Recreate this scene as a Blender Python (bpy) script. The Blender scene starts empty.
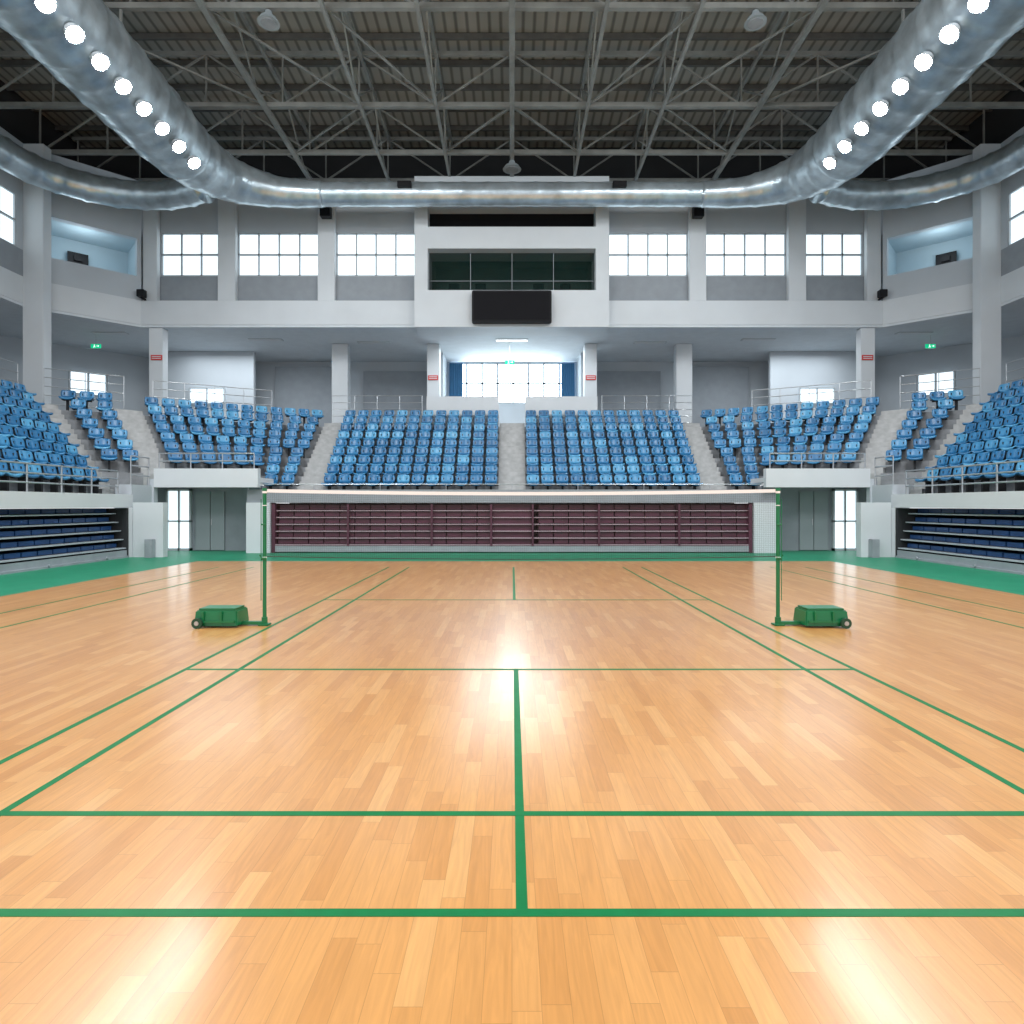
import bpy, bmesh, math, random
from mathutils import Vector, Matrix
random.seed(4)
scn = bpy.context.scene
col = scn.collection
scn.view_settings.view_transform = 'Standard'
F = 621.0; H = 1.43; HY = 505.0

# ------------------------------------------------------------------ materials
def mat(name, c, rough=0.6, metal=0.0, emit=0.0, noise=0.0, nscale=3.0, bump=0.0, bscale=40.0, coat=0.0, spec=None, alpha=None):
    m = bpy.data.materials.new(name); m.use_nodes = True
    nt = m.node_tree; b = nt.nodes['Principled BSDF']
    b.inputs['Base Color'].default_value = (*c, 1)
    b.inputs['Roughness'].default_value = rough
    b.inputs['Metallic'].default_value = metal
    if alpha is not None: b.inputs['Alpha'].default_value = alpha
    if spec is not None: b.inputs['Specular IOR Level'].default_value = spec
    if coat: b.inputs['Coat Weight'].default_value = coat
    if emit:
        b.inputs['Emission Color'].default_value = (*c, 1)
        b.inputs['Emission Strength'].default_value = emit
    g = nt.nodes.new('ShaderNodeNewGeometry')
    if noise:
        n = nt.nodes.new('ShaderNodeTexNoise'); n.inputs['Scale'].default_value = nscale
        n.inputs['Detail'].default_value = 5
        nt.links.new(g.outputs['Position'], n.inputs['Vector'])
        r = nt.nodes.new('ShaderNodeMapRange')
        r.inputs['From Min'].default_value = 0.3; r.inputs['From Max'].default_value = 0.7
        r.inputs['To Min'].default_value = 1 - noise; r.inputs['To Max'].default_value = 1 + noise
        nt.links.new(n.outputs['Fac'], r.inputs['Value'])
        x = nt.nodes.new('ShaderNodeVectorMath'); x.operation = 'SCALE'
        x.inputs[0].default_value = c
        nt.links.new(r.outputs['Result'], x.inputs['Scale'])
        nt.links.new(x.outputs['Vector'], b.inputs['Base Color'])
    if bump:
        n = nt.nodes.new('ShaderNodeTexNoise'); n.inputs['Scale'].default_value = bscale
        nt.links.new(g.outputs['Position'], n.inputs['Vector'])
        bp = nt.nodes.new('ShaderNodeBump'); bp.inputs['Strength'].default_value = bump
        bp.inputs['Distance'].default_value = 0.01
        nt.links.new(n.outputs['Fac'], bp.inputs['Height'])
        nt.links.new(bp.outputs['Normal'], b.inputs['Normal'])
    return m

M_white = mat('painted_plaster', (0.60, 0.64, 0.67), 0.7, noise=0.04, nscale=0.8)
M_wall = mat('grey_plaster', (0.46, 0.505, 0.545), 0.75, noise=0.05, nscale=0.6)
M_panel = mat('grey_panel', (0.26, 0.29, 0.32), 0.6, noise=0.06)
M_soffit = mat('soffit', (0.60, 0.65, 0.69), 0.8, noise=0.04)
M_conc = mat('concrete', (0.24, 0.255, 0.27), 0.8, noise=0.18, nscale=4, bump=0.3)
M_step = mat('stair_concrete', (0.42, 0.43, 0.43), 0.8, noise=0.15, nscale=5)
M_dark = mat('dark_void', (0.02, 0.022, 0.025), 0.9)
M_steel = mat('truss_steel', (0.24, 0.25, 0.24), 0.5, metal=0.1, noise=0.2, nscale=2)
M_purlin = mat('purlin_steel', (0.10, 0.10, 0.095), 0.6, noise=0.2)
M_duct = mat('galvanised_duct', (0.48, 0.56, 0.61), 0.3, metal=0.65, noise=0.28, nscale=1.8, bump=0.8, bscale=4)
M_frame = mat('window_frame', (0.42, 0.46, 0.49), 0.4)
M_sky = mat('daylight_pane', (0.82, 0.94, 1.0), 0.2, emit=1.1)
M_skyc = mat('daylight_pane_bright', (0.84, 0.95, 1.0), 0.2, emit=10)
M_lamp = mat('lamp_lens', (0.92, 0.97, 1.0), 0.2, emit=170)
M_strip = mat('ceiling_light_lens', (0.95, 0.98, 1.0), 0.2, emit=2.0)
M_black = mat('black_plastic', (0.008, 0.008, 0.01), 0.5, spec=.2)
M_green = mat('green_enamel', (0.0, 0.16, 0.05), 0.35, noise=0.1, coat=0.2)
M_line = mat('green_court_paint', (0.0, 0.165, 0.045), 0.45, noise=0.08, nscale=12, spec=.25)
M_rub = mat('wheel_rubber', (0.01, 0.06, 0.03), 0.5)
M_chrome = mat('steel_rail', (0.5, 0.52, 0.54), 0.3, metal=0.8)
M_tape = mat('net_tape', (0.92, 0.88, 0.86), 0.7)
M_cord = mat('net_cord', (0.05, 0.035, 0.03), 0.8)
M_maroon = mat('maroon_plastic', (0.085, 0.022, 0.045), 0.45, noise=0.2)
M_maroon2 = mat('maroon_shelf_edge', (0.38, 0.28, 0.32), 0.5)
M_navy = mat('navy_plastic', (0.015, 0.06, 0.18), 0.4, noise=0.2)
M_shelf = mat('grey_shelf_edge', (0.42, 0.46, 0.5), 0.5)
M_kick = mat('grey_kickboard', (0.3, 0.33, 0.36), 0.5, noise=0.1)
M_glassd = mat('dark_glass', (0.01, 0.03, 0.026), 0.06, alpha=.4)
M_room = mat('commentary_room_wall', (0.12, 0.15, 0.135), 0.8, noise=.3, nscale=.7)
M_door = mat('grey_door', (0.27, 0.31, 0.33), 0.5)
M_exit = mat('exit_green', (0.0, 0.55, 0.25), 0.4, emit=0.8)
M_pict = mat('exit_white', (0.9, 1.0, 0.95), 0.4, emit=1.0)
M_red = mat('sign_red', (0.55, 0.03, 0.03), 0.5)
M_curt = mat('blue_curtain', (0.03, 0.12, 0.24), 0.8)
M_blueroom = mat('pale_blue_plaster', (0.40, 0.51, 0.57), 0.8)
M_ftgrn = mat('green_sports_vinyl', (0.012, 0.22, 0.115), 0.45, noise=0.06, nscale=2, spec=.3)

M_seat = mat('blue_seat_plastic', (0.05, 0.25, 0.48), 0.3)
nt = M_seat.node_tree; b = nt.nodes['Principled BSDF']
oi = nt.nodes.new('ShaderNodeObjectInfo'); ge = nt.nodes.new('ShaderNodeNewGeometry')
ad = nt.nodes.new('ShaderNodeMath'); ad.operation = 'ADD'
fr = nt.nodes.new('ShaderNodeMath'); fr.operation = 'FRACT'
nt.links.new(oi.outputs['Random'], ad.inputs[0]); nt.links.new(ge.outputs['Random Per Island'], ad.inputs[1])
nt.links.new(ad.outputs[0], fr.inputs[0])
cr = nt.nodes.new('ShaderNodeValToRGB')
cr.color_ramp.elements[0].color = (0.013, 0.125, 0.28, 1); cr.color_ramp.elements[1].color = (0.085, 0.34, 0.56, 1)
k = cr.color_ramp.elements.new(.65); k.color = (0.03, 0.195, 0.40, 1)
nt.links.new(fr.outputs[0], cr.inputs['Fac']); nt.links.new(cr.outputs['Color'], b.inputs['Base Color'])

def wood():
    m = bpy.data.materials.new('maple_strip_floor'); m.use_nodes = True
    nt = m.node_tree; N = nt.nodes; L = nt.links; b = N['Principled BSDF']
    g = N.new('ShaderNodeNewGeometry'); s = N.new('ShaderNodeSeparateXYZ'); L.new(g.outputs['Position'], s.inputs[0])
    def ma(op, a, c=None):
        n = N.new('ShaderNodeMath'); n.operation = op
        for i, v in enumerate((a, c)):
            if v is None: continue
            if isinstance(v, (int, float)): n.inputs[i].default_value = v
            else: L.new(v, n.inputs[i])
        return n.outputs[0]
    W = 0.085; LN = 0.6
    xs = ma('DIVIDE', s.outputs['X'], W); row = ma('FLOOR', xs); fx = ma('FRACT', xs)
    wn = N.new('ShaderNodeTexWhiteNoise'); wn.noise_dimensions = '1D'; L.new(row, wn.inputs['W'])
    ys = ma('ADD', ma('DIVIDE', s.outputs['Y'], LN), ma('MULTIPLY', wn.outputs['Value'], 7.0))
    cl = ma('FLOOR', ys); fy = ma('FRACT', ys)
    cv = N.new('ShaderNodeCombineXYZ'); L.new(row, cv.inputs[0]); L.new(cl, cv.inputs[1])
    w2 = N.new('ShaderNodeTexWhiteNoise'); w2.noise_dimensions = '3D'; L.new(cv.outputs[0], w2.inputs['Vector'])
    r = N.new('ShaderNodeValToRGB')
    e = r.color_ramp.elements
    e[0].position = 0; e[0].color = (0.575, 0.262, 0.074, 1)
    e[1].position = 1; e[1].color = (0.71, 0.375, 0.133, 1)
    k = e.new(0.3); k.color = (0.63, 0.298, 0.088, 1)
    k = e.new(0.8); k.color = (0.665, 0.325, 0.102, 1)
    L.new(w2.outputs['Value'], r.inputs['Fac'])
    gv = N.new('ShaderNodeCombineXYZ')
    L.new(ma('MULTIPLY', s.outputs['X'], 36), gv.inputs[0]); L.new(ma('MULTIPLY', s.outputs['Y'], 2.6), gv.inputs[1])
    L.new(ma('MULTIPLY', w2.outputs['Value'], 40), gv.inputs[2])
    n = N.new('ShaderNodeTexNoise'); n.inputs['Scale'].default_value = 1; n.inputs['Detail'].default_value = 6
    n.inputs['Distortion'].default_value = 1.6
    L.new(gv.outputs[0], n.inputs['Vector'])
    mr = N.new('ShaderNodeMapRange'); mr.inputs['From Min'].default_value = 0.3; mr.inputs['From Max'].default_value = 0.7
    mr.inputs['To Min'].default_value = 0.89; mr.inputs['To Max'].default_value = 1.07
    L.new(n.outputs['Fac'], mr.inputs['Value'])
    ex = ma('GREATER_THAN', ma('ABSOLUTE', ma('SUBTRACT', fx, 0.5)), 0.487)
    ey = ma('GREATER_THAN', ma('ABSOLUTE', ma('SUBTRACT', fy, 0.5)), 0.498)
    gap = ma('MAXIMUM', ex, ey)
    sc = ma('MULTIPLY', mr.outputs['Result'], ma('SUBTRACT', 1.0, ma('MULTIPLY', gap, 0.25)))
    v = N.new('ShaderNodeVectorMath'); v.operation = 'SCALE'
    L.new(r.outputs['Color'], v.inputs[0]); L.new(sc, v.inputs['Scale'])
    L.new(v.outputs['Vector'], b.inputs['Base Color'])
    b.inputs['Roughness'].default_value = 0.32
    b.inputs['Coat Weight'].default_value = 0.65; b.inputs['Coat Roughness'].default_value = 0.18
    return m
M_wood = wood()

M_deck = mat('ribbed_roof_deck', (0.16, 0.15, 0.13), 0.7)
nt = M_deck.node_tree; b = nt.nodes['Principled BSDF']
g = nt.nodes.new('ShaderNodeNewGeometry'); w = nt.nodes.new('ShaderNodeTexWave')
w.inputs['Scale'].default_value = 0.9; w.bands_direction = 'X'
nt.links.new(g.outputs['Position'], w.inputs['Vector'])
cr = nt.nodes.new('ShaderNodeValToRGB')
cr.color_ramp.elements[0].color = (0.14, 0.135, 0.12, 1); cr.color_ramp.elements[1].color = (0.33, 0.32, 0.285, 1)
cr.color_ramp.elements[1].position = 0.35
nt.links.new(w.outputs['Fac'], cr.inputs['Fac']); nt.links.new(cr.outputs['Color'], b.inputs['Base Color'])

# ------------------------------------------------------------------ mesh builder
class MB:
    def __init__(s): s.v = []; s.f = []; s.m = []
    def add(s, vs, fs, mi=0):
        o = len(s.v); s.v += [tuple(p) for p in vs]
        for f in fs: s.f.append([i + o for i in f]); s.m.append(mi)
        return s
    def box(s, x0, x1, y0, y1, z0, z1, mi=0):
        if x0 > x1: x0, x1 = x1, x0
        return s.add([(x0,y0,z0),(x1,y0,z0),(x1,y1,z0),(x0,y1,z0),(x0,y0,z1),(x1,y0,z1),(x1,y1,z1),(x0,y1,z1)],
              [(0,3,2,1),(4,5,6,7),(0,1,5,4),(1,2,6,5),(2,3,7,6),(3,0,4,7)], mi)
    def prism(s, pts, z0, z1, mi=0):
        n = len(pts)
        vs = [(p[0],p[1],z0) for p in pts] + [(p[0],p[1],z1) for p in pts]
        fs = [tuple(reversed(range(n))), tuple(range(n, 2*n))] + [(i,(i+1)%n,n+(i+1)%n,n+i) for i in range(n)]
        return s.add(vs, fs, mi)
    def beam(s, p, q, w, h=None, mi=0):
        h = h or w; p = Vector(p); q = Vector(q); d = (q-p).normalized()
        up = Vector((0,0,1)) if abs(d.z) < 0.95 else Vector((0,1,0))
        a = d.cross(up).normalized()*w/2; c = a.cross(d).normalized()*h/2
        vs = [p-a-c,p+a-c,p+a+c,p-a+c,q-a-c,q+a-c,q+a+c,q-a+c]
        return s.add(vs, [(0,3,2,1),(4,5,6,7),(0,1,5,4),(1,2,6,5),(2,3,7,6),(3,0,4,7)], mi)
    def cyl(s, p, q, r, n=12, mi=0, r2=None):
        r2 = r if r2 is None else r2
        p = Vector(p); q = Vector(q); d = (q-p).normalized()
        up = Vector((0,0,1)) if abs(d.z) < 0.95 else Vector((0,1,0))
        a = d.cross(up).normalized(); c = a.cross(d).normalized()
        vs = []
        for P, R in ((p, r), (q, r2)):
            vs += [P + (a*math.cos(2*math.pi*i/n) + c*math.sin(2*math.pi*i/n))*R for i in range(n)]
        fs = [tuple(range(n)), tuple(range(2*n-1, n-1, -1))] + [(i,n+i,n+(i+1)%n,(i+1)%n) for i in range(n)]
        return s.add(vs, fs, mi)
    def seg(s, p0, p1, th, z0, z1, mi=0):
        p0 = Vector(p0[:2]); p1 = Vector(p1[:2]); d = (p1-p0).normalized(); n = Vector((-d.y, d.x))
        c = Vector((0, 10))
        if n.dot((p0+p1)/2 - c) < 0: n = -n
        return s.prism([p0, p1, p1+n*th, p0+n*th], z0, z1, mi)

def build(name, mb, mats, off=Vector((0,0,0)), smooth=False, bevel=0):
    me = bpy.data.meshes.new(name)
    me.from_pydata([tuple(Vector(v)-off) for v in mb.v], [], mb.f)
    if not isinstance(mats, (list, tuple)): mats = [mats]
    for m in mats: me.materials.append(m)
    for p, mi in zip(me.polygons, mb.m): p.material_index = mi
    bm = bmesh.new(); bm.from_mesh(me); bmesh.ops.recalc_face_normals(bm, faces=bm.faces)
    if bevel: bmesh.ops.bevel(bm, geom=list(bm.edges), offset=bevel, segments=2, affect='EDGES')
    bm.to_mesh(me); bm.free()
    if smooth:
        for p in me.polygons: p.use_smooth = True
    o = bpy.data.objects.new(name, me); col.objects.link(o)
    return o
def tag(o, label=None, cat=None, group=None, kind=None):
    if label: o['label'] = label
    if cat: o['category'] = cat
    if group: o['group'] = group
    if kind: o['kind'] = kind
    return o
def base(mb):
    xs=[v[0] for v in mb.v]; ys=[v[1] for v in mb.v]; zs=[v[2] for v in mb.v]
    return Vector(((min(xs)+max(xs))/2,(min(ys)+max(ys))/2,min(zs)))
def thing(name, mb, mats, label, cat, group=None, kind=None, **k):
    o0 = base(mb); o = build(name, mb, mats, o0, **k); o.location = o0
    return tag(o, label, cat, group, kind)
def part(name, mb, mats, parent, label=None, kind=None, **k):
    o = build(name, mb, mats, Vector(parent.location), **k); o.parent = parent
    return tag(o, label, None, None, kind)
def empty(name, loc, label, cat, group=None, kind=None):
    o = bpy.data.objects.new(name, None); o.location = loc; o.empty_display_size = .2; col.objects.link(o)
    return tag(o, label, cat, group, kind)

# ------------------------------------------------------------------ floor
fl = MB()
WX0, WX1, WY = -8.0, 8.1, 15.8
fl.box(WX0, WX1, -4, WY, -0.1, 0, 0)
fl.box(-22, WX0, -4, 24, -0.1, 0, 1); fl.box(WX1, 22, -4, 24, -0.1, 0, 1); fl.box(WX0, WX1, WY, 24, -0.1, 0, 1)
thing('floor', fl, [M_wood, M_ftgrn], 'varnished maple strip floor with green vinyl surround', 'floor', kind='structure')

XL0, XL1, XC, XR1, XR0 = -2.84, -2.37, 0.035, 2.55, 2.98
YN = 7.38; t = 0.021; zt = 0.0015
mk = MB()
def lx(x, y0, y1): mk.box(x-t, x+t, y0, y1, 0.0002, zt)
def ly(y, x0, x1): mk.box(x0, x1, y-t, y+t, 0.0002, zt+0.0003)
YB, YS2, YS1 = 2.177, 2.877, 5.40
for x in (XL0, XL1, XR1, XR0): lx(x, YB, 14.3)
lx(XC, YB, YS1); lx(XC, 9.36, 14.3)
for y in (YB, YS2, YS1, 9.36): ly(y, XL0-t, XR0+t)
thing('court_marking', mk, M_line, 'green painted badminton court lines on the wooden floor', 'court lines')
for s in (-1, 1):
    mk = MB()
    for x in (5.95, 6.75): lx(s*x, 1.5, 14.3)
    thing('court_marking', mk, M_line, 'green side lines of the neighbouring badminton court', 'court lines')

# ------------------------------------------------------------------ badminton net and posts
PX = {-1: -2.94, 1: 3.16}
for s in (-1, 1):
    x = PX[s]
    root = empty('net_post', (x, YN, 0), 'green badminton post on a wheeled weighted base box', 'net post', 'badminton net posts')
    part('pole', MB().cyl((x,YN,0.02),(x,YN,1.6),0.022,16).cyl((x,YN,1.6),(x,YN,1.63),0.028,16).cyl((x,YN,0.02),(x,YN,0.1),0.034,16), M_green, root, smooth=False)
    part('foot_plate', MB().box(x-0.06,x+0.06,YN-0.06,YN+0.06,0.004,0.022).box(x, x+s*0.30, YN-0.035, YN+0.035, 0.012, 0.05), M_green, root, bevel=0.004)
    bx = MB(); x0, x1 = x+s*0.25, x+s*0.76
    a, b2 = min(x0,x1), max(x0,x1)
    vs = [(a,YN-.17,.02),(b2,YN-.17,.02),(b2,YN+.17,.02),(a,YN+.17,.02),(a+.015,YN-.15,.20),(b2-.015,YN-.15,.20),(b2-.015,YN+.15,.20),(a+.015,YN+.15,.20)]
    bx.add(vs, [(0,3,2,1),(4,5,6,7),(0,1,5,4),(1,2,6,5),(2,3,7,6),(3,0,4,7)])
    part('weight_box', bx, M_green, root, bevel=0.012)
    part('box_lid', MB().box(a+.04,b2-.04,YN-.13,YN+.13,.2,.222), M_green, root, bevel=0.006)
    part('side_rail', MB().box(a+.03,b2-.03,YN-.185,YN-.168,.06,.085).box(a+.1,a+.125,YN-.18,YN-.15,.05,.19).box(b2-.2,b2-.175,YN-.18,YN-.15,.05,.19), M_green, root, bevel=0.003)
    for dy in (-0.2, 0.2):
        wx = x + s*0.70
        part('wheel', MB().cyl((wx,YN+dy-.018,.062),(wx,YN+dy+.018,.062),.06,24), M_rub, root, 'dark green rubber wheel')
        part('wheel_hub', MB().cyl((wx,YN+dy-.024,.062),(wx,YN+dy+.024,.062),.026,16), M_chrome, root, 'metal wheel hub')
    part('tension_hook', MB().cyl((x+s*.02,YN-.02,0.78),(x+s*.05,YN-.02,0.84),.008,8).cyl((x-.03,YN-.03,.80),(x+.03,YN-.03,.80),.01,8).cyl((x-.03,YN-.03,1.2),(x+.03,YN-.03,1.2),.01,8).cyl((x+s*.03,YN-.03,.3),(x+s*.03,YN-.03,1.5),.005,6), M_green, root)
    part('cord_tie', MB().cyl((x,YN,1.57),(x,YN,1.595),.027,12).cyl((x,YN,.80),(x,YN,.815),.026,12).cyl((x,YN,1.42),(x,YN,1.43),.026,12), M_tape, root, 'white cord wrapped round the pole')
def ztop(x):
    u = (x-PX[-1])/(PX[1]-PX[-1]); return 1.62 - 0.035*4*u*(1-u)
def zbot(x): return ztop(x) - 0.80
xa, xb = PX[-1]+0.03, PX[1]-0.03
root = empty('badminton_net', ((xa+xb)/2, YN, 0.8), 'fine dark badminton net with a white top tape', 'badminton net')
tp = MB(); n = 24; TH = .04
for i in range(n):
    u0 = xa+(xb-xa)*i/n; u1 = xa+(xb-xa)*(i+1)/n
    z0, z1 = ztop(u0), ztop(u1)
    tp.add([(u0,YN-.004,z0-TH),(u1,YN-.004,z1-TH),(u1,YN-.004,z1),(u0,YN-.004,z0),(u0,YN+.004,z0-TH),(u1,YN+.004,z1-TH),(u1,YN+.004,z1),(u0,YN+.004,z0)],
           [(0,1,2,3),(7,6,5,4),(3,2,6,7),(0,4,5,1)])
part('top_tape', tp, M_tape, root, 'white woven tape')
nm = MB(); step = 0.022; k = int((xb-xa)/step)
for i in range(k+1):
    x = xa+i*step
    nm.beam((x,YN,zbot(x)),(x,YN,ztop(x)-TH),.0012)
for j in range(1, 35):
    for i in range(8):
        u0 = xa+(xb-xa)*i/8; u1 = xa+(xb-xa)*(i+1)/8
        nm.beam((u0,YN,zbot(u0)+j*.0218),(u1,YN,zbot(u1)+j*.0218),.0012)
part('netting', nm, M_cord, root, 'fine dark brown mesh')
bc = MB()
for i in range(12):
    u0 = xa+(xb-xa)*i/12; u1 = xa+(xb-xa)*(i+1)/12
    bc.cyl((u0,YN,zbot(u0)),(u1,YN,zbot(u1)),.005,6)
part('bottom_cord', bc, M_cord, root)

# ------------------------------------------------------------------ seats
def seat_mesh():
    bm = bmesh.new(); nu = 7
    def shell(prof, widths, pan):
        grid = []
        for (y, z), wd in zip(prof, widths):
            rowv = []
            for i in range(nu):
                u = -1+2*i/(nu-1)
                dz, dy = (0.03*u*u, 0) if pan else (0, -0.05*u*u)
                rowv.append(bm.verts.new((u*wd, y+dy, z+dz)))
            grid.append(rowv)
        fs = []
        for j in range(len(prof)-1):
            for i in range(nu-1):
                fs.append(bm.faces.new((grid[j][i],grid[j][i+1],grid[j+1][i+1],grid[j+1][i])))
        bmesh.ops.recalc_face_normals(bm, faces=fs)
        bmesh.ops.solidify(bm, geom=fs, thickness=0.022)
    shell([(-.23,.34),(-.245,.39),(-.20,.42),(-.04,.395),(.08,.39),(.13,.41)],[.17,.19,.205,.205,.205,.19],True)
    shell([(.145,.445),(.165,.53),(.185,.62),(.20,.68),(.205,.705)],[.18,.205,.205,.195,.155],False)
    for f in bm.faces: f.smooth = True
    def bxx(x0,x1,y0,y1,z0,z1):
        r = bmesh.ops.create_cube(bm, size=1)
        for v in r['verts']:
            v.co = Vector(((x0+x1)/2+v.co.x*(x1-x0),(y0+y1)/2+v.co.y*(y1-y0),(z0+z1)/2+v.co.z*(z1-z0)))
        for f in {f for v in r['verts'] for f in v.link_faces}: f.material_index = 1
    bxx(-.03,.03,-.06,.10,.0,.375); bxx(-.15,.15,-.08,.14,.355,.375); bxx(-.07,.07,-.09,.13,0,.012); bxx(-.13,-.10,.13,.21,.36,.62); bxx(.10,.13,.13,.21,.36,.62)
    me = bpy.data.meshes.new('stadium_seat'); bm.to_mesh(me); bm.free()
    me.materials.append(M_seat); me.materials.append(M_dark)
    return me
SM = seat_mesh()
NR = 9; Z0 = 1.70; RISE = 0.344
def lerp(a, b, t): return (a[0]+(b[0]-a[0])*t, a[1]+(b[1]-a[1])*t)
seats = []
def rake(name, b0, b1, t0, t1, r0=0, label='', cat='grandstand', m=None, sub=1, zl=1.52, seatn=None, group=None):
    mb = MB()
    n = NR*sub
    for i in range(r0*sub, n):
        L0, R0 = lerp(b0,t0,i/n), lerp(b1,t1,i/n); L1, R1 = lerp(b0,t0,(i+1)/n), lerp(b1,t1,(i+1)/n)
        z = Z0 + RISE*(i//sub) + (RISE/sub*(i%sub))
        mb.prism([L0,R0,R1,L1], max(zl, z-RISE-.12) if i > r0*sub else zl, z)
    o = thing(name, mb, m or M_conc, label, cat, group)
    if seatn:
        for r in range(r0, NR):
            v = (r+.52)/NR
            L, R = Vector(lerp(b0,t0,v)), Vector(lerp(b1,t1,v))
            d = R-L; ln = d.length; d.normalize()
            nrm = Vector((d.y,-d.x)); toc = (Vector(b0)+Vector(b1)-Vector(t0)-Vector(t1))
            if nrm.dot(toc) < 0: nrm = -nrm
            k = seatn if seatn > 0 else max(1, int((ln-.04)/.47))
            pitch = ln/k
            for i in range(k):
                p = L + d*(pitch*(i+.5))
                seats.append((p.x, p.y, Z0+RISE*r, math.atan2(nrm.y, nrm.x)+math.pi/2, abs(nrm.dot(p.normalized()))))
    return o
for s in (-1, 1):
    q = (lambda S: (lambda x, y: (x if S < 0 else -x, y)))(s)
    A0,A1,A2,A3 = q(-6.12,19.8),q(-.44,19.8),q(-6.62,24.5),q(-.49,24.5)
    rake('grandstand',A0,A1,A2,A3,0,'stepped concrete stand carrying rows of blue seats facing the court',seatn=12)
    rake('stairway',q(-6.98,19.8),A0,q(-7.35,24.5),A2,0,'grey concrete aisle stairs between blocks of blue seats','stairs',M_step,2)
    B0,B2 = q(-7.95,19.72),q(-9.2,23.6)
    rake('grandstand',B0,q(-6.98,19.8),B2,q(-7.35,24.5),0,'narrow wedge of concrete stand with blue seats',seatn=-1)
    C0,C2 = q(-9.85,18.35),q(-12.75,21.35)
    rake('grandstand',C0,B0,C2,B2,2,'angled concrete corner stand with blue seats above the entrance',seatn=-1,zl=2.26)
    D1,D3 = q(-10.35,17.95),q(-13.35,20.7)
    rake('stairway',D1,C0,D3,C2,2,'narrow grey concrete stairs in the corner of the stands','stairs',M_step,2,zl=2.0)
    D0,D2 = q(-11.05,17.4),q(-14.75,20.05)
    rake('grandstand',D0,D1,D2,D3,2,'wedge shaped corner stand with blue seats',seatn=-1,zl=1.6)
    E1,E3 = q(-10.95,16.8),q(-15.2,19.45)
    rake('stairway',E1,D0,E3,D2,0,'grey concrete stairs beside the side stand','stairs',M_step,2)
    rake('grandstand',q(-10.95,9.5),E1,q(-15.2,9.5),E3,0,'long concrete side stand with rows of blue seats',seatn=-1)
rake('stairway',(-.44,19.8),(.44,19.8),(-.49,24.5),(.49,24.5),0,'central grey concrete aisle stairs between blue seat blocks','stairs',M_step,2)

def score(p):
    px = 512+p[0]/p[1]*F
    return p[1]/math.sqrt(.3+.7*p[4]) if 0 < px < 1024 else 1000+p[1]
seats.sort(key=score)
for p in seats[:300]:
    o = bpy.data.objects.new('stadium_seat', SM); col.objects.link(o)
    o.location = (p[0],p[1],p[2]+.001); o.rotation_euler = (0,0,p[3])
    tag(o, 'blue moulded plastic stadium seat with backrest', 'seat', 'blue seats in the stands')
big = MB(); 
vsrc = [v.co.copy() for v in SM.vertices]; fsrc = [(tuple(f.vertices), f.material_index) for f in SM.polygons]
for p in seats[300:]:
    M = Matrix.Translation((p[0],p[1],p[2]+.001)) @ Matrix.Rotation(p[3],4,'Z')
    o0 = len(big.v); big.v += [tuple(M@v) for v in vsrc]
    for f, mi in fsrc: big.f.append([a+o0 for a in f]); big.m.append(mi)
me = bpy.data.meshes.new('stadium_seat_rows'); me.from_pydata(big.v, [], big.f)
me.materials.append(M_seat); me.materials.append(M_dark)
for f, mi in zip(me.polygons, big.m): f.material_index = mi; f.use_smooth = (mi == 0)
o = bpy.data.objects.new('stadium_seat_rows', me); col.objects.link(o)
tag(o, 'more rows of blue moulded plastic stadium seats', 'seats', 'blue seats in the stands', 'stuff')

# ------------------------------------------------------------------ lower walls, decks, bleachers
thing('wall_back_lower', MB().box(-7.2,7.2,20.1,20.3,0,1.5), M_wall, 'grey wall behind the retractable bleacher', 'wall', kind='structure')
thing('wall_parapet', MB().box(-7.9,7.9,18.5,18.72,1.5,1.89), M_panel, 'grey concrete parapet at the front of the end stand', 'parapet', kind='structure')
thing('floor_walkway', MB().box(-7.9,7.9,18.72,19.7,1.5,1.68), M_conc, 'concrete walkway in front of the end stand seats', 'walkway', kind='structure')
for s in (-1,1): thing('trim_3' if s<0 else 'trim_4', MB().box(s*7.2,s*7.9,18.45,18.95,0,1.5), M_white, 'white pier at the end of the retractable bleacher', 'pier', kind='structure')
root = empty('telescopic_bleacher', (0,18.6,0), 'closed retractable bleacher with maroon seats and pale shelf edges', 'bleacher')
part('carcass', MB().box(-7.15,7.15,19.3,19.9,0,1.46).box(-7.18,-7.08,18.55,19.9,0,1.48).box(7.08,7.18,18.55,19.9,0,1.48), M_maroon, root)
part('kickboard', MB().box(-7.08,7.08,18.56,18.62,0.03,0.2), M_kick, root, 'grey metal kickboard')
for i in range(6):
    z = .22+i*.205
    part('bench_row', MB().box(-7.08,7.08,18.56+.02*i,19.3,z,z+.03), M_maroon2, root, 'pale shelf edge')
    mb = MB(); x = -7.02
    while x < 7.0:
        if abs(x+.22) > .75: mb.box(x,x+.43,18.66+.02*i,19.2,z+.05,z+.185)
        x += .46
    part('folded_seat_row', mb, M_maroon, root, kind='stuff')
for x in (-.62,.62,-4.9,-2.4,2.6,5.0):
    part('support_post', MB().box(x-.03,x+.03,18.545,18.60,.2,1.46), M_maroon, root)
part('centre_panel', MB().box(-.58,.58,18.72,18.8,.2,1.46), M_maroon, root)
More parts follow.
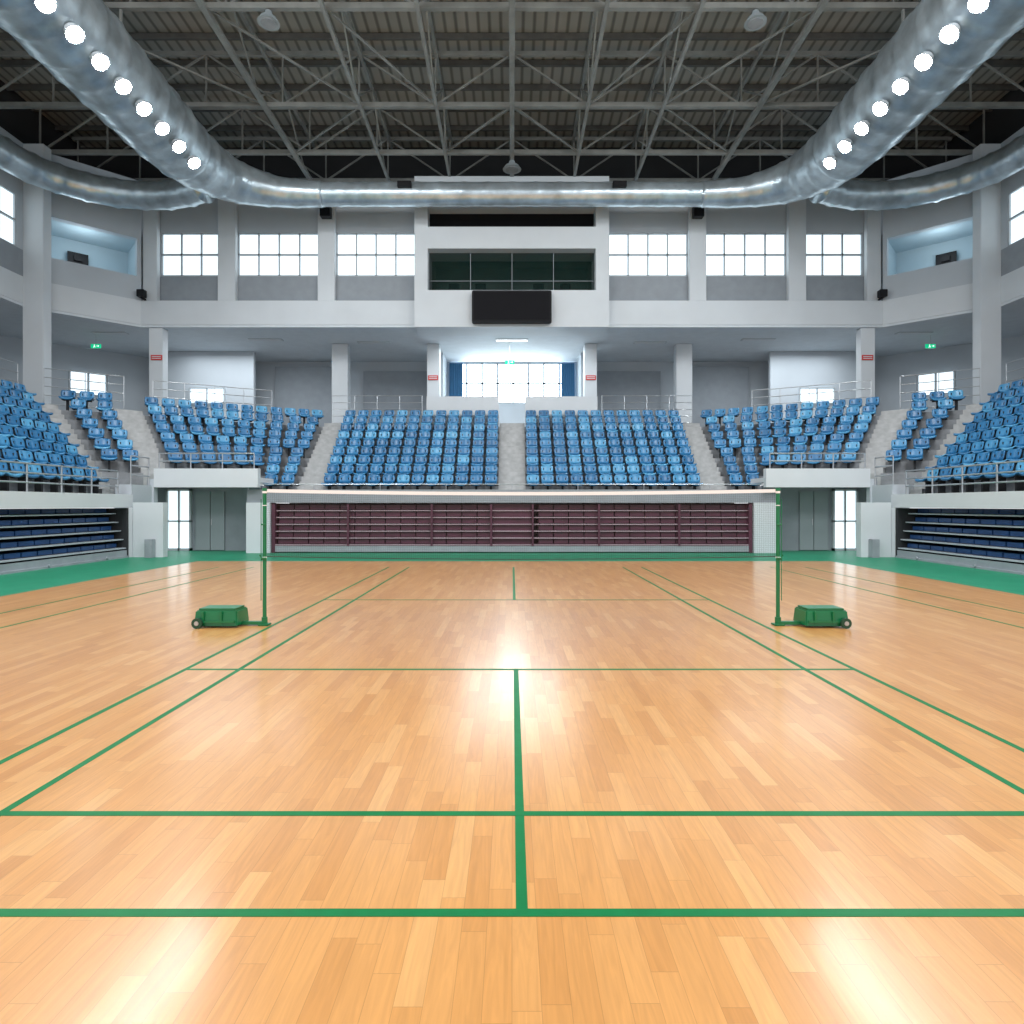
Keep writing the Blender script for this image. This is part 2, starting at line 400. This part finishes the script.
for s in (-1,1):
    root = empty('telescopic_bleacher', (s*10.6,13.2,0), 'closed retractable side bleacher with folded navy blue seats and grey shelves', 'bleacher')
    X = lambda v: s*v
    part('carcass', MB().box(X(11.7),X(12.0),9.3,17.0,0,1.34).box(X(10.5),X(12),16.93,17.0,0,1.34), M_dark, root)
    part('kickboard', MB().box(X(10.5),X(10.56),9.3,16.93,.02,.2).box(X(10.44),X(10.5),9.3,16.93,.0,.05), M_kick, root, 'grey metal kickboard')
    for i in range(5):
        z = .24+i*.235
        part('bench_row', MB().box(X(10.52+.07*i),X(11.7),9.3,16.93,z,z+.03), M_shelf, root, 'pale grey shelf edge')
        mb = MB(); y = 9.35
        while y < 16.5:
            mb.box(X(10.72+.07*i),X(11.3+.05*i),y,y+.43,z+.045,z+.15); y += .47
        part('folded_seat_row', mb, M_navy, root, kind='stuff')
    for y in (10,12,14,16): part('guide_roller', MB().cyl((X(10.40),y,.06),(X(10.44),y,.06),.035,12), M_kick, root)
    thing('wall_left_parapet' if s<0 else 'wall_right_parapet', MB().box(X(10.5),X(10.68),9.3,17.2,1.36,1.72), M_white, 'white parapet wall below the side stand', 'wall', kind='structure')
    thing('floor_side_walkway', MB().box(X(10.68),X(10.95),9.3,16.8,1.52,1.68), M_conc, 'concrete walkway in front of the side stand', 'walkway', kind='structure')
    thing('wall_left_lower' if s<0 else 'wall_right_lower', MB().box(X(10.4),X(10.9),17.02,17.2,0,1.36), M_white, 'white end wall beside the side bleacher', 'wall', kind='structure')
    thing('trim_1' if s<0 else 'trim_2', MB().box(X(9.55),X(10.38),17.0,17.22,0,1.5), M_white, 'white low pier wall beside the entrance', 'pier', kind='structure')
    w = MB(); w.box(X(7.45),X(10.5),18.2,18.4,1.95,2.5); w.box(X(7.45),X(10.5),18.4,19.4,2.1,2.24)
    thing('entrance_canopy', w, M_white, 'white balcony fascia above the court entrance', 'balcony')
    w = MB(); w.box(X(10.55),X(10.7),17.22,18.2,1.0,2.0); w.box(X(10.7),X(11.0),17.22,17.4,1.5,2.0); w.box(X(10.5),X(10.7),18.2,18.4,1.5,2.2)
    thing('wall_stairwell', w, M_wall, 'grey wall at the foot of the corner stairs', 'wall', kind='structure')
    thing('wall_entrance', MB().box(X(7.9),X(11.5),19.5,19.7,0,2.05), M_panel, 'grey wall at the back of the entrance lobby', 'wall', kind='structure')
    thing('wall_entrance_side', MB().box(X(7.9),X(8.1),19.0,19.48,0,1.5), M_panel, 'grey side wall of the entrance lobby', 'wall', kind='structure')
    root = empty('door_1' if s<0 else 'door_3', (X(10.4),19.45,0), 'bright glazed entrance door in a white frame', 'door', kind='structure')
    part('door_frame', MB().box(X(10.02),X(10.08),19.38,19.48,0,1.93).box(X(10.75),X(10.81),19.38,19.48,0,1.93).box(X(10.02),X(10.81),19.38,19.48,1.87,1.93).box(X(10.38),X(10.43),19.38,19.48,0,1.87).box(X(10.02),X(10.81),19.38,19.48,.0,.08).box(X(10.02),X(10.81),19.38,19.48,.9,.95), M_frame, root)
    part('door_glass', MB().box(X(10.05),X(10.78),19.44,19.46,.05,1.9), M_sky, root)
    root = empty('door_2' if s<0 else 'door_4', (X(9.45),19.45,0), 'grey painted metal double door', 'door', kind='structure')
    part('door_leaf', MB().box(X(9.0),X(9.43),19.42,19.48,.02,1.85), M_door, root, bevel=.005)
    part('door_leaf', MB().box(X(9.45),X(9.9),19.42,19.48,.02,1.85), M_door, root, bevel=.005)
    part('handle', MB().cyl((X(9.38),19.38,.8),(X(9.38),19.38,1.0),.012,8), M_chrome, root)
    thing('metal_box', MB().box(X(9.75),X(9.95),16.8,16.98,0,.5).box(X(9.78),X(9.92),16.79,16.8,.3,.45), M_kick, 'small grey metal box standing by the white pier', 'box', bevel=.006)

# ------------------------------------------------------------------ rails
def rail(pts, h=.9, label='brushed steel guard rail', nr=2, sp=1.1, r=.02):
    mb = MB()
    for a, c in zip(pts[:-1], pts[1:]):
        a = Vector(a); c = Vector(c); n = max(1, round((c-a).length/sp))
        for i in range(n+1):
            p = a.lerp(c, i/n); mb.cyl(p, p+Vector((0,0,h)), r, 8)
        for j in range(nr):
            z = h*(1-j/(nr))
            mb.cyl(a+Vector((0,0,z)), c+Vector((0,0,z)), r, 8)
    return thing('guard_rail', mb, M_chrome, label, 'railing', 'steel guard rails')
for s in (-1,1):
    X = lambda v: s*v
    rail([(X(10.6),9.4,1.72),(X(10.6),16.7,1.72)], .62, 'steel guard rail on the side stand parapet', 3)
    rail([(X(7.6),18.3,2.5),(X(10.4),18.3,2.5)], .45, 'steel guard rail on the entrance balcony', 2)
    rail([(X(10.62),18.15,2.0),(X(10.62),17.3,2.0)], .8, 'short steel guard rail at the foot of the corner stairs', 3)
    rail([(X(7.2),24.85,4.45),(X(3.6),24.85,4.45)], 1.35, 'steel guard rail along the upper concourse', 5, .9, .015)
    rail([(X(12.9),22.3,4.45),(X(9.4),24.3,4.45)], 1.45, 'steel guard rail behind the corner seats', 5, .9, .015)
    rail([(X(15.3),20.3,4.45),(X(13.5),21.6,4.45)], 1.45, 'steel guard rail behind the corner seats', 5, .9, .015)
    rail([(X(15.6),12.0,4.45),(X(15.6),19.6,4.45)], 1.45, 'steel guard rail behind the side seats', 5, .9, .015)
    thing('parapet_wall', MB().box(X(.52),X(3.4),24.7,24.9,4.45,5.75), M_white, 'white low parapet wall at the top of the central stairs', 'parapet')
rail([(-7.9,18.6,1.89),(7.9,18.6,1.89)], .16, 'thin steel rail on the end stand parapet', 1, 2.0, .012)

# ------------------------------------------------------------------ concourse
FX0, FY0, FX1, FY1 = 14.75, 24.7, 17.4, 22.3
P = [(-FX0,FY0),(-FX1,FY1),(-FX1,6),(-22,6),(-22,25.5),(-16.5,30.9),(16.5,30.9),(22,25.5),(22,6),(FX1,6),(FX1,FY1),(FX0,FY0)]
thing('ceiling_soffit', MB().prism(P, 8.5, 8.59), M_soffit, 'pale grey soffit over the concourse', 'ceiling', kind='structure')
cf = MB()
cf.prism([(-14.7,20.1),(-13.2,20.9),(-12.5,21.6),(-9.2,23.6),(-7.35,24.5),(7.35,24.5),(9.2,23.6),(12.5,21.6),(13.2,20.9),(14.7,20.1),(15.2,19.5),(15.2,9),(22,9),(22,25.5),(16.5,30.9),(-16.5,30.9),(-22,25.5),(-22,9),(-15.2,9),(-15.2,19.5)], 4.3, 4.45)
thing('floor_concourse', cf, M_conc, 'concrete upper concourse floor', 'floor', kind='structure')
rw = MB()
rw.box(-16.5,-3.0,30.7,30.9,4.5,8.5); rw.box(3.1,16.5,30.7,30.9,4.5,8.5)
rw.box(-3.0,3.1,30.7,30.9,4.5,6.45); rw.box(-3.0,3.1,30.7,30.9,8.42,8.5)
for s in (-1,1):
    rw.seg((s*16.5,30.7),(s*21.8,25.5),.2,4.5,8.5); rw.seg((s*21.8,25.5),(s*21.8,8),.2,4.5,8.5)
    rw.box(s*3.5,s*7.3,30.5,30.68,4.5,8.0,1); rw.box(s*8.3,s*11.6,30.4,30.68,4.5,8.2,1)
thing('wall_concourse', rw, [M_wall, M_panel], 'pale grey rear wall of the upper concourse', 'wall', kind='structure')
for s in (-1,1):
    thing('wall_partition', MB().box(s*11.9,s*16.2,28.6,28.8,4.5,8.49), M_wall, 'pale grey partition wall on the upper concourse', 'wall', kind='structure')
    thing('wall_partition', MB().box(s*3.2,s*3.5,28.8,30.4,4.5,8.49), M_wall, 'pale grey partition wall beside the rear window', 'wall', kind='structure')
wn = [0]
def window(x0, x1, y, z0, z1, nx, nz, pane, split=.5, label='bright daylit window with white grid frame', p0=None, p1=None, fw=.055):
    wn[0] += 1
    if p0 is None: p0, p1 = (x0, y), (x1, y)
    a = Vector((p0[0],p0[1],0)); c = Vector((p1[0],p1[1],0)); d = (c-a)
    root = empty('window_%d' % wn[0], ((p0[0]+p1[0])/2,(p0[1]+p1[1])/2,z0), label, 'window', kind='structure')
    fm = MB(); w = .07
    for i in range(nx+1):
        p = a + d*(i/nx); fm.beam(p+Vector((0,0,z0)), p+Vector((0,0,z1)), w if i in (0,nx) else fw, .08)
    for j in range(nz+1):
        z = z0+(z1-z0)*(j/nz if j in (0,nz) or nz > 2 else split)
        fm.beam(a+Vector((0,0,z)), c+Vector((0,0,z)), .08, w)
    part('window_frame', fm, M_frame, root)
    n = Vector((-d.y,d.x,0)).normalized(); 
    if n.dot((a+c)/2-Vector((0,10,0))) < 0: n = -n
    o = n*.05
    part('window_pane', MB().add([a+o+Vector((0,0,z0)),c+o+Vector((0,0,z0)),c+o+Vector((0,0,z1)),a+o+Vector((0,0,z1))],[(0,1,2,3)]), pane, root)
window(-3.0,3.1,30.75,6.47,8.42,8,2,M_skyc,label='bright wide rear window with pale frame above the central stairs',fw=.1)
for s in (-1,1):
    thing('curtain', (lambda mb: [mb.cyl((s*2.75+i*.09,30.55,6.3),(s*2.75+i*.09,30.55,8.4),.06,8) for i in range(-3,4)] and mb)(MB()), M_curt, 'blue gathered curtain beside the rear window', 'curtain')
    window(0,0,0,6.4,7.4,2,1,M_sky,p0=(s*18.6,28.5),p1=(s*19.6,27.5),label='small bright window in the concourse wall')
    window(0,0,0,6.1,6.8,2,1,M_sky,p0=(s*13.2,28.5),p1=(s*14.8,28.5),label='small bright window in the concourse wall')

def pillar(x,y,w,d,z0,z1,label='white square concrete pillar'):
    thing('pillar', MB().box(x-w/2,x+w/2,y,y+d,z0,z1), M_white, label, 'pillar', 'white concrete pillars', 'structure', bevel=.02)
for s in (-1,1):
    pillar(s*7.55,27.2,.7,.5,4.45,8.49); pillar(s*3.45,27.2,.55,.5,4.45,8.49)
    pillar(s*14.2,24.75,.55,.4,4.45,8.49); pillar(s*17.05,22.1,.75,.4,4.45,14.3,'tall white concrete corner pillar')
    for x, w in ((7.42,.68),(11.4,.7),(14.46,.56)):
        pillar(s*x,24.78,w,.25,9.57,14.3,'white concrete pillar between the upper windows')

ub = MB()
for s in (-1,1):
    X = lambda v: s*v
    ub.box(X(3.8),X(FX0),24.7,25.5,8.6,9.56,0)
    ub.box(X(3.8),X(15.0),25.05,25.2,9.56,10.65,1)
    ub.box(X(3.8),X(15.0),25.05,25.2,12.42,14.3,2)
    for a, c in ((3.8,3.9),(7.08,7.76),(11.05,11.75),(14.15,15.0)):
        ub.box(X(a),X(c),25.05,25.2,10.65,12.42,2)
thing('wall_back', ub, [M_white, M_panel, M_wall], 'upper end wall with white beam, grey panels and windows', 'wall', kind='structure')
for s in (-1,1):
    for a, c, n in ((3.9,7.08,4),(7.76,11.05,4),(11.75,14.15,3)):
        window(s*a,s*c,25.12,10.68,12.4,n,2,M_sky,label='bright upper window with white grid frame')
for s in (-1,1):
    p0 = Vector((s*FX0,FY0)); p1 = Vector((s*FX1,FY1)); p2 = Vector((s*FX1,6))
    w = MB()
    w.seg(p0,p1,.5,8.6,9.56,0); w.seg(p0,p1,.3,9.56,10.5,2); w.seg(p0,p1,.3,12.0,14.3,2)
    w.seg(p0,p0.lerp(p1,.04),.3,10.5,12.0,2); w.seg(p0.lerp(p1,.92),p1,.3,10.5,12.0,2)
    d = (p1-p0).normalized(); n = Vector((-d.y,d.x)); 
    if n.dot(p0-Vector((0,10))) < 0: n = -n
    q0, q1 = p0+n*2.5, p1+n*2.5
    w.seg(q0,q1,.1,10.3,12.4,3); w.prism([p0+n*.3,p1+n*.3,q1,q0],10.3,10.4,3); w.prism([p0+n*.3,p1+n*.3,q1,q0],12.2,12.3,3)
    w.prism([p0+n*.3,q0,q0-d*.1,p0+n*.3-d*.1],10.3,12.3,3); w.prism([p1+n*.3,q1,q1+d*.1,p1+n*.3+d*.1],10.3,12.3,3)
    w.seg(p1,p2,.5,8.6,9.56,0); w.seg(p1,p2,.3,9.56,10.5,1); w.seg(p1,p2,.3,12.35,14.3,2)
    w.seg(p1,p1+Vector((0,-.5)),.3,10.5,12.35,2)
    for yy in (19.0,15.0,11.0): w.seg((s*FX1,yy),(s*FX1,yy-.8),.3,10.5,12.35,2)
    thing('wall_left' if s<0 else 'wall_right', w, [M_white, M_panel, M_wall, M_blueroom], 'upper side wall with white beam band and corner opening', 'wall', kind='structure')
    for ya, yb in ((21.8,19.0),(18.2,15.0),(14.2,11.0)):
        window(0,0,0,10.5,12.35,4,2,M_sky,p0=(s*(FX1+.05),ya),p1=(s*(FX1+.05),yb),label='bright upper side window with white grid frame')
    pl = bpy.data.lights.new('room_fill_light','POINT'); pl.energy = 45; pl.shadow_soft_size = .5; pl.color=(.85,.95,1)  # point fill added inside the corner room, without a fixture
    lo = bpy.data.objects.new('room_fill_light', pl); c = (p0+p1)/2+n*1.0; lo.location=(c.x,c.y,11.5); col.objects.link(lo)
    c = (p0.lerp(p1,.5))+n*2.3
    e = Vector((d.x,d.y,0))*.35
    thing('wall_monitor', MB().beam(Vector((c.x,c.y,11.4))-e,Vector((c.x,c.y,11.4))+e,.08,.5).beam(Vector((c.x,c.y,11.4))-e*.4,Vector((c.x,c.y,11.4))+e*.4,.3,.2), M_black, 'small dark screen on the wall of the corner room', 'screen')

# press box
pb = empty('press_box', (0,24.4,8.4), 'white projecting commentary box with wide dark window', 'commentary box')
m = MB()
m.box(-3.82,-3.3,24.3,25.6,8.4,14.3); m.box(3.28,3.8,24.3,25.6,8.4,14.3)
m.box(-3.3,3.28,24.3,25.6,8.4,9.84); m.box(-3.3,3.28,24.3,25.6,11.47,12.32); m.box(-3.3,3.28,24.3,25.6,13.1,14.3)
part('housing', m, M_white, pb)
part('room_interior', MB().box(-3.3,3.28,27.0,27.1,9.0,13.1).box(-3.4,-3.3,25.6,27.1,9.0,13.1).box(3.28,3.38,25.6,27.1,9.0,13.1).box(-3.3,3.28,25.6,27.0,11.7,11.8).box(-3.3,3.28,25.6,27.0,9.0,9.1), M_room, pb, 'dim greenish room behind the glass')
part('desk', MB().box(-3.1,3.1,25.0,25.55,9.98,10.04), M_panel, pb)
for x in (-2.4,-1.3,1.1,2.2): part('chair_back', MB().box(x-.22,x+.22,25.7,25.76,10.0,10.6), M_black, pb, bevel=.02)
part('glass_window', MB().box(-3.3,3.28,24.75,24.78,9.84,11.47), M_glassd, pb, 'dark reflective glass')
for x in (-1.65,0,1.65): part('window_mullion', MB().box(x-.012,x+.012,24.72,24.75,9.84,11.47), M_panel, pb)
part('window_transom', MB().box(-3.3,3.28,24.70,24.72,10.33,10.35), M_panel, pb)
part('upper_opening', MB().box(-3.3,3.28,24.9,24.95,12.32,13.1), M_black, pb, 'black sheet for the dark inside the opening')  # black sheet stands for the darkness inside the opening
sb = empty('scoreboard', (0,24.1,8.55), 'blank black electronic scoreboard below the commentary window', 'scoreboard')
part('casing', MB().box(-1.55,1.53,23.95,24.28,8.5,9.72), M_black, sb, bevel=.03)
part('display', MB().box(-1.47,1.45,23.93,23.95,8.58,9.64), mat('scoreboard_face',(.008,.008,.01),.6,spec=.1), sb)

# ------------------------------------------------------------------ roof
thing('ceiling', MB().box(-19,19,3,26.5,16.4,16.5), M_deck, 'ribbed metal roof deck', 'ceiling', kind='structure')
thing('wall_upper', MB().box(-18.2,18.2,26.0,26.2,14.4,16.4), M_dark, 'near-black wall strip standing in for the dark of the roof void', 'wall', kind='structure')  # darkness of the roof void is put into the panel colour
for s in (-1,1): thing('wall_upper_side', MB().box(s*18.0,s*18.2,3,25.9,14.4,16.4), M_dark, 'near-black side strip standing in for the dark of the roof void', 'wall', kind='structure')  # same near-black colour for the void's dark sides
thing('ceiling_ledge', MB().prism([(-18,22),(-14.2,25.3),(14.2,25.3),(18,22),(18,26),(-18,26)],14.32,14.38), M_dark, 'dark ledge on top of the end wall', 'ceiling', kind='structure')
for y in [6.5+1.2*i for i in range(0,16)]:
    thing('roof_purlin', MB().box(-18,18,y-.05,y+.05,16.2,16.38), M_purlin, 'dark steel roof purlin under the metal deck', 'roof beam', 'steel roof purlins')
ZT, ZBm = 16.1, 14.43
for y in (12.2,16.2,20.2,22.9,24.9):
    root = empty('roof_truss', (0,y,ZBm), 'grey steel lattice roof truss spanning the hall', 'roof truss', 'transverse roof trusses')
    part('bottom_chord', MB().beam((-17.6,y,ZBm),(17.6,y,ZBm),.13,.15), M_steel, root)
    part('top_chord', MB().beam((-17.6,y,ZT),(17.6,y,ZT),.11,.13), M_steel, root)
    wm = MB(); xs = [-17.4+i*2.4857 for i in range(15)]
    for i, x in enumerate(xs):
        wm.beam((x,y,ZBm),(x,y,ZT),.05)
        if i < 14:
            a, c = (ZBm, ZT) if i % 2 == 0 else (ZT, ZBm)
            wm.beam((x,y,a),(xs[i+1],y,c),.055)
    part('web_bracing', wm, M_steel, root)
for x in (0,-2.45,2.45,-4.9,4.9,-8.0,8.0,-12.2,12.2):
    root = empty('roof_girder', (x,15,ZBm), 'grey steel longitudinal roof girder with lattice web', 'roof girder', 'longitudinal roof girders')
    wd = .16 if abs(x) in (0,8.0) else .10
    part('bottom_chord', MB().beam((x,6,ZBm-.1),(x,25.3,ZBm-.1),wd,.12), M_steel, root)
    part('top_chord', MB().beam((x,6,ZT-.1),(x,25.3,ZT-.1),.1,.12), M_steel, root)
    wm = MB(); y = 6.4; k = 0
    while y < 22.5:
        a, c = (ZBm-.1, ZT-.1) if k % 2 == 0 else (ZT-.1, ZBm-.1)
        wm.beam((x,y,a),(x,y+2.2,c),.05); y += 2.2; k += 1
    part('web_bracing', wm, M_steel, root)
for s in (-1,1):
    for (xa_,ya_,xb_,yb_) in ((0,20.2,2.45,22.9),(4.9,20.2,8.0,22.9),(8.0,16.2,4.9,20.2),(12.2,16.2,8,20.2),(4.9,16.2,2.45,20.2)):
        thing('bracing_rod', MB().beam((s*xa_,ya_,ZBm),(s*xb_,yb_,ZBm),.055), M_steel, 'thin diagonal steel bracing rod in the roof', 'bracing rod', 'roof bracing rods')

# ducts
def sweep(path, ctrl_r, n=22, ridge=1.04):
    pts = [Vector(p) for p in path]; out = []; rr = []
    for i in range(len(pts)-1):
        a = pts[max(i-1,0)]; b_ = pts[i]; c = pts[i+1]; d = pts[min(i+2,len(pts)-1)]
        k = max(3, int((c-b_).length/.14))
        for j in range(k):
            t_ = j/k
            out.append(0.5*((2*b_)+(-a+c)*t_+(2*a-5*b_+4*c-d)*t_*t_+(-a+3*b_-3*c+d)*t_**3))
            rr.append(ctrl_r[i]+(ctrl_r[i+1]-ctrl_r[i])*t_)
    out.append(pts[-1]); rr.append(ctrl_r[-1])
    mb = MB(); vs = []
    for i, p in enumerate(out):
        tn = (out[min(i+1,len(out)-1)]-out[max(i-1,0)]).normalized()
        a = tn.cross(Vector((0,0,1))).normalized(); c = a.cross(tn).normalized()
        r = rr[i]*(ridge if i % 6 == 0 else 1.0)
        for k in range(n):
            an = 2*math.pi*k/n; vs.append(p+(a*math.cos(an)+c*math.sin(an))*r)
    fs = []
    for i in range(len(out)-1):
        for k in range(n): fs.append((i*n+k,i*n+(k+1)%n,(i+1)*n+(k+1)%n,(i+1)*n+k))
    fs.append(tuple(range(n))); fs.append(tuple((len(out)-1)*n+k for k in range(n)))
    return mb.add(vs, fs)
ZD = 12.93; DX = 10.7
for s in (-1,1):
    thing('ventilation_duct', sweep([(s*DX,7,ZD),(s*DX,11,ZD),(s*DX,15,ZD),(s*DX,19,ZD),(s*10.55,20.6,ZD),(s*9.9,22.0,ZD),(s*8.6,22.8,ZD),(s*7.0,23.0,ZD)],[1.07,1.07,1.07,1.03,.93,.72,.52,.43]), M_duct, 'large silver spiral ventilation duct curving towards the end wall','duct','silver ventilation ducts',smooth=True)
    thing('ventilation_duct', sweep([(s*11.0,22.2,ZD-.15),(s*12.6,22.75,ZD-.15),(s*14.4,22.6,ZD-.15),(s*15.8,21.6,ZD-.15),(s*16.4,20.2,ZD-.15),(s*16.6,17,ZD-.15),(s*16.6,10,ZD-.15)],[.48]*7,ridge=1.08), M_duct, 'silver flexible branch duct along the side wall','duct','silver ventilation ducts',smooth=True)
    for yy in (12.2,16.2):
        for dx in (-.5,.5):
            thing('duct_hanger', MB().box(s*DX+dx-.03,s*DX+dx+.03,yy-.03,yy+.03,ZD+.9,ZBm-.08), M_steel, 'steel hanger rod holding the duct','duct hanger','duct hanger rods')
thing('ventilation_duct', sweep([(-7.0,23.0,ZD),(-3.5,23.0,ZD),(0,23.0,ZD),(3.5,23.0,ZD),(7.0,23.0,ZD)],[.42]*5), M_duct, 'straight silver ventilation duct across the end wall','duct','silver ventilation ducts',smooth=True)

for s in (-1,1):
    for i in range(12):
        y = 9.6+i*.875
        dirv = Vector((-s*.62,-.12,-.77)).normalized()
        c = Vector((s*DX,y,ZD)) + Vector((-s*.69,0,-.72))*1.17
        root = empty('floodlight', c, 'round white floodlight glowing under the silver duct', 'floodlight', 'floodlights along the ducts')
        part('housing', MB().cyl(c-dirv*.03, c+dirv*.11, .17, 20, r2=.21), M_frame, root)
        part('lens', MB().cyl(c+dirv*.111, c+dirv*.122, .175, 20), M_lamp, root, 'glowing white lens')
        part('bracket', MB().beam(c-dirv*.14,c,.08), M_steel, root)

def hang(x,y,z,r,label,top):
    root = empty('high_bay_lamp', (x,y,z), label, 'hanging lamp', 'unlit hanging lamps')
    part('lamp_shade', MB().cyl((x,y,z),(x,y,z+.12),r,24,r2=r*.75).cyl((x,y,z+.12),(x,y,z+.3),r*.45,16,r2=r*.3), M_door, root, smooth=False)
    part('lens', MB().cyl((x,y,z-.02),(x,y,z),r*.7,24), M_conc, root)
    part('stem', MB().cyl((x,y,z+.3),(x,y,top),.02,8), M_steel, root)
hang(-6.35,16.2,14.0,.28,'round grey hanging lamp under the roof girders',ZBm-.06)
hang(6.35,16.2,14.0,.28,'round grey hanging lamp under the roof girders',ZBm-.06)
hang(0,22.9,13.8,.34,'round grey hanging lamp at the middle of the roof',ZBm-.08)
for s in (-1,1):
    thing('loudspeaker', MB().box(s*7.3-.2,s*7.3+.2,24.2,24.5,12.7,13.15).box(s*7.3-.03,s*7.3+.03,24.5,24.79,12.85,12.95), M_black, 'small black loudspeaker on a wall pillar','loudspeaker', bevel=.015)
    thing('camera_box', MB().box(s*14.6-.14,s*14.6+.14,24.35,24.6,9.62,9.9).box(s*14.6-.03,s*14.6+.03,24.45,24.75,9.56,9.64), M_black, 'small black camera box on the white beam','camera box', bevel=.012)
    thing('sensor_box', MB().box(s*3.9-.25,s*3.9+.25,22.42,22.6,12.95,13.15), M_black, 'small dark box fixed to the duct','box', bevel=.01)

def exit_sign(x,y,z,w=.42):
    root = empty('exit_sign', (x,y,z), 'green lit emergency exit sign with white running figure', 'exit sign', 'green exit signs')
    h = w*.42
    part('sign_panel', MB().box(x-w/2,x+w/2,y,y+.05,z,z+h), M_exit, root)
    g_ = MB(); f = y-.004
    g_.box(x-.07,x-.03,f,y,z+h*.35,z+h*.7).box(x-.065,x-.035,f,y,z+h*.74,z+h*.88)
    g_.beam((x-.05,f,z+h*.38),(x-.09,f,z+h*.12),.015).beam((x-.05,f,z+h*.38),(x-.01,f,z+h*.2),.015)
    g_.beam((x+.04,f,z+h*.5),(x+.14,f,z+h*.5),.018).beam((x+.14,f,z+h*.5),(x+.1,f,z+h*.7),.015).beam((x+.14,f,z+h*.5),(x+.1,f,z+h*.3),.015)
    part('pictogram', g_, M_pict, root)
    part('suspension_rod', MB().cyl((x,y+.025,z+h),(x,y+.025,8.5),.01,6), M_chrome, root)
exit_sign(-.1,27.0,7.55,.4); exit_sign(-17.3,25.8,7.95,.4); exit_sign(17.4,25.8,7.95,.4)
for x, y, z in ((-3.45,27.15,6.9),(3.45,27.15,6.9),(-14.15,24.7,7.2),(14.15,24.7,7.2)):
    thing('notice_sign', MB().box(x-.22,x+.22,y,y+.04,z,z+.2).box(x-.18,x+.18,y-.003,y,z+.05,z+.08,1).box(x-.18,x+.18,y-.003,y,z+.12,z+.15,1), [M_red, M_white], 'small red and white notice on a pillar', 'sign', 'red notices')
for (x,y) in ((0,26.6),(-6,27),(6,27),(-10.5,26.5),(10.5,26.5),(-16.5,25.5),(16.5,25.5)):
    root = empty('ceiling_light', (x,y,8.46), 'slim rectangular recessed ceiling light', 'ceiling light', 'concourse ceiling lights')
    part('light_frame', MB().box(x-.7,x+.7,y-.16,y+.16,8.47,8.5), M_frame, root)
    part('lens', MB().box(x-.65,x+.65,y-.12,y+.12,8.46,8.47), M_strip if x == 0 else M_white, root)

# ------------------------------------------------------------------ lights
def area(x,y,z,sx,sy,p,rot=(0,0,0),c=(1,1,1)):
    l = bpy.data.lights.new('fill_light','AREA'); l.shape='RECTANGLE'; l.size=sx; l.size_y=sy; l.energy=p; l.color=c
    o = bpy.data.objects.new('fill_light', l); o.location=(x,y,z); o.rotation_euler=rot; col.objects.link(o)
for x in (-7,7):  # unseen fill lights added under the roof, in place of further floodlights
    area(x,2,13.5,4,4,900,(math.radians(25),0,0),(.99,.99,1))
    area(x,9,13.8,4,3,650,(math.radians(15),0,0),(.99,.99,1))
for x in (-12,0,12):  # fill added below the soffit to brighten the concourse
    area(x,27,8.35,6,2,190,(0,0,0),(.9,.96,1))
w = bpy.data.worlds.new('World'); scn.world = w; w.use_nodes = True
w.node_tree.nodes['Background'].inputs[0].default_value = (.93,.965,1,1)
w.node_tree.nodes['Background'].inputs[1].default_value = 1.0

cam = bpy.data.cameras.new('Camera'); co = bpy.data.objects.new('Camera', cam); col.objects.link(co)
co.location = (0,0,H); co.rotation_euler = (math.radians(90),0,0)
cam.sensor_width = 36; cam.lens = 36*F/1024; cam.shift_y = -(512-HY)/1024
cam.clip_start = .05; cam.clip_end = 200
scn.camera = co
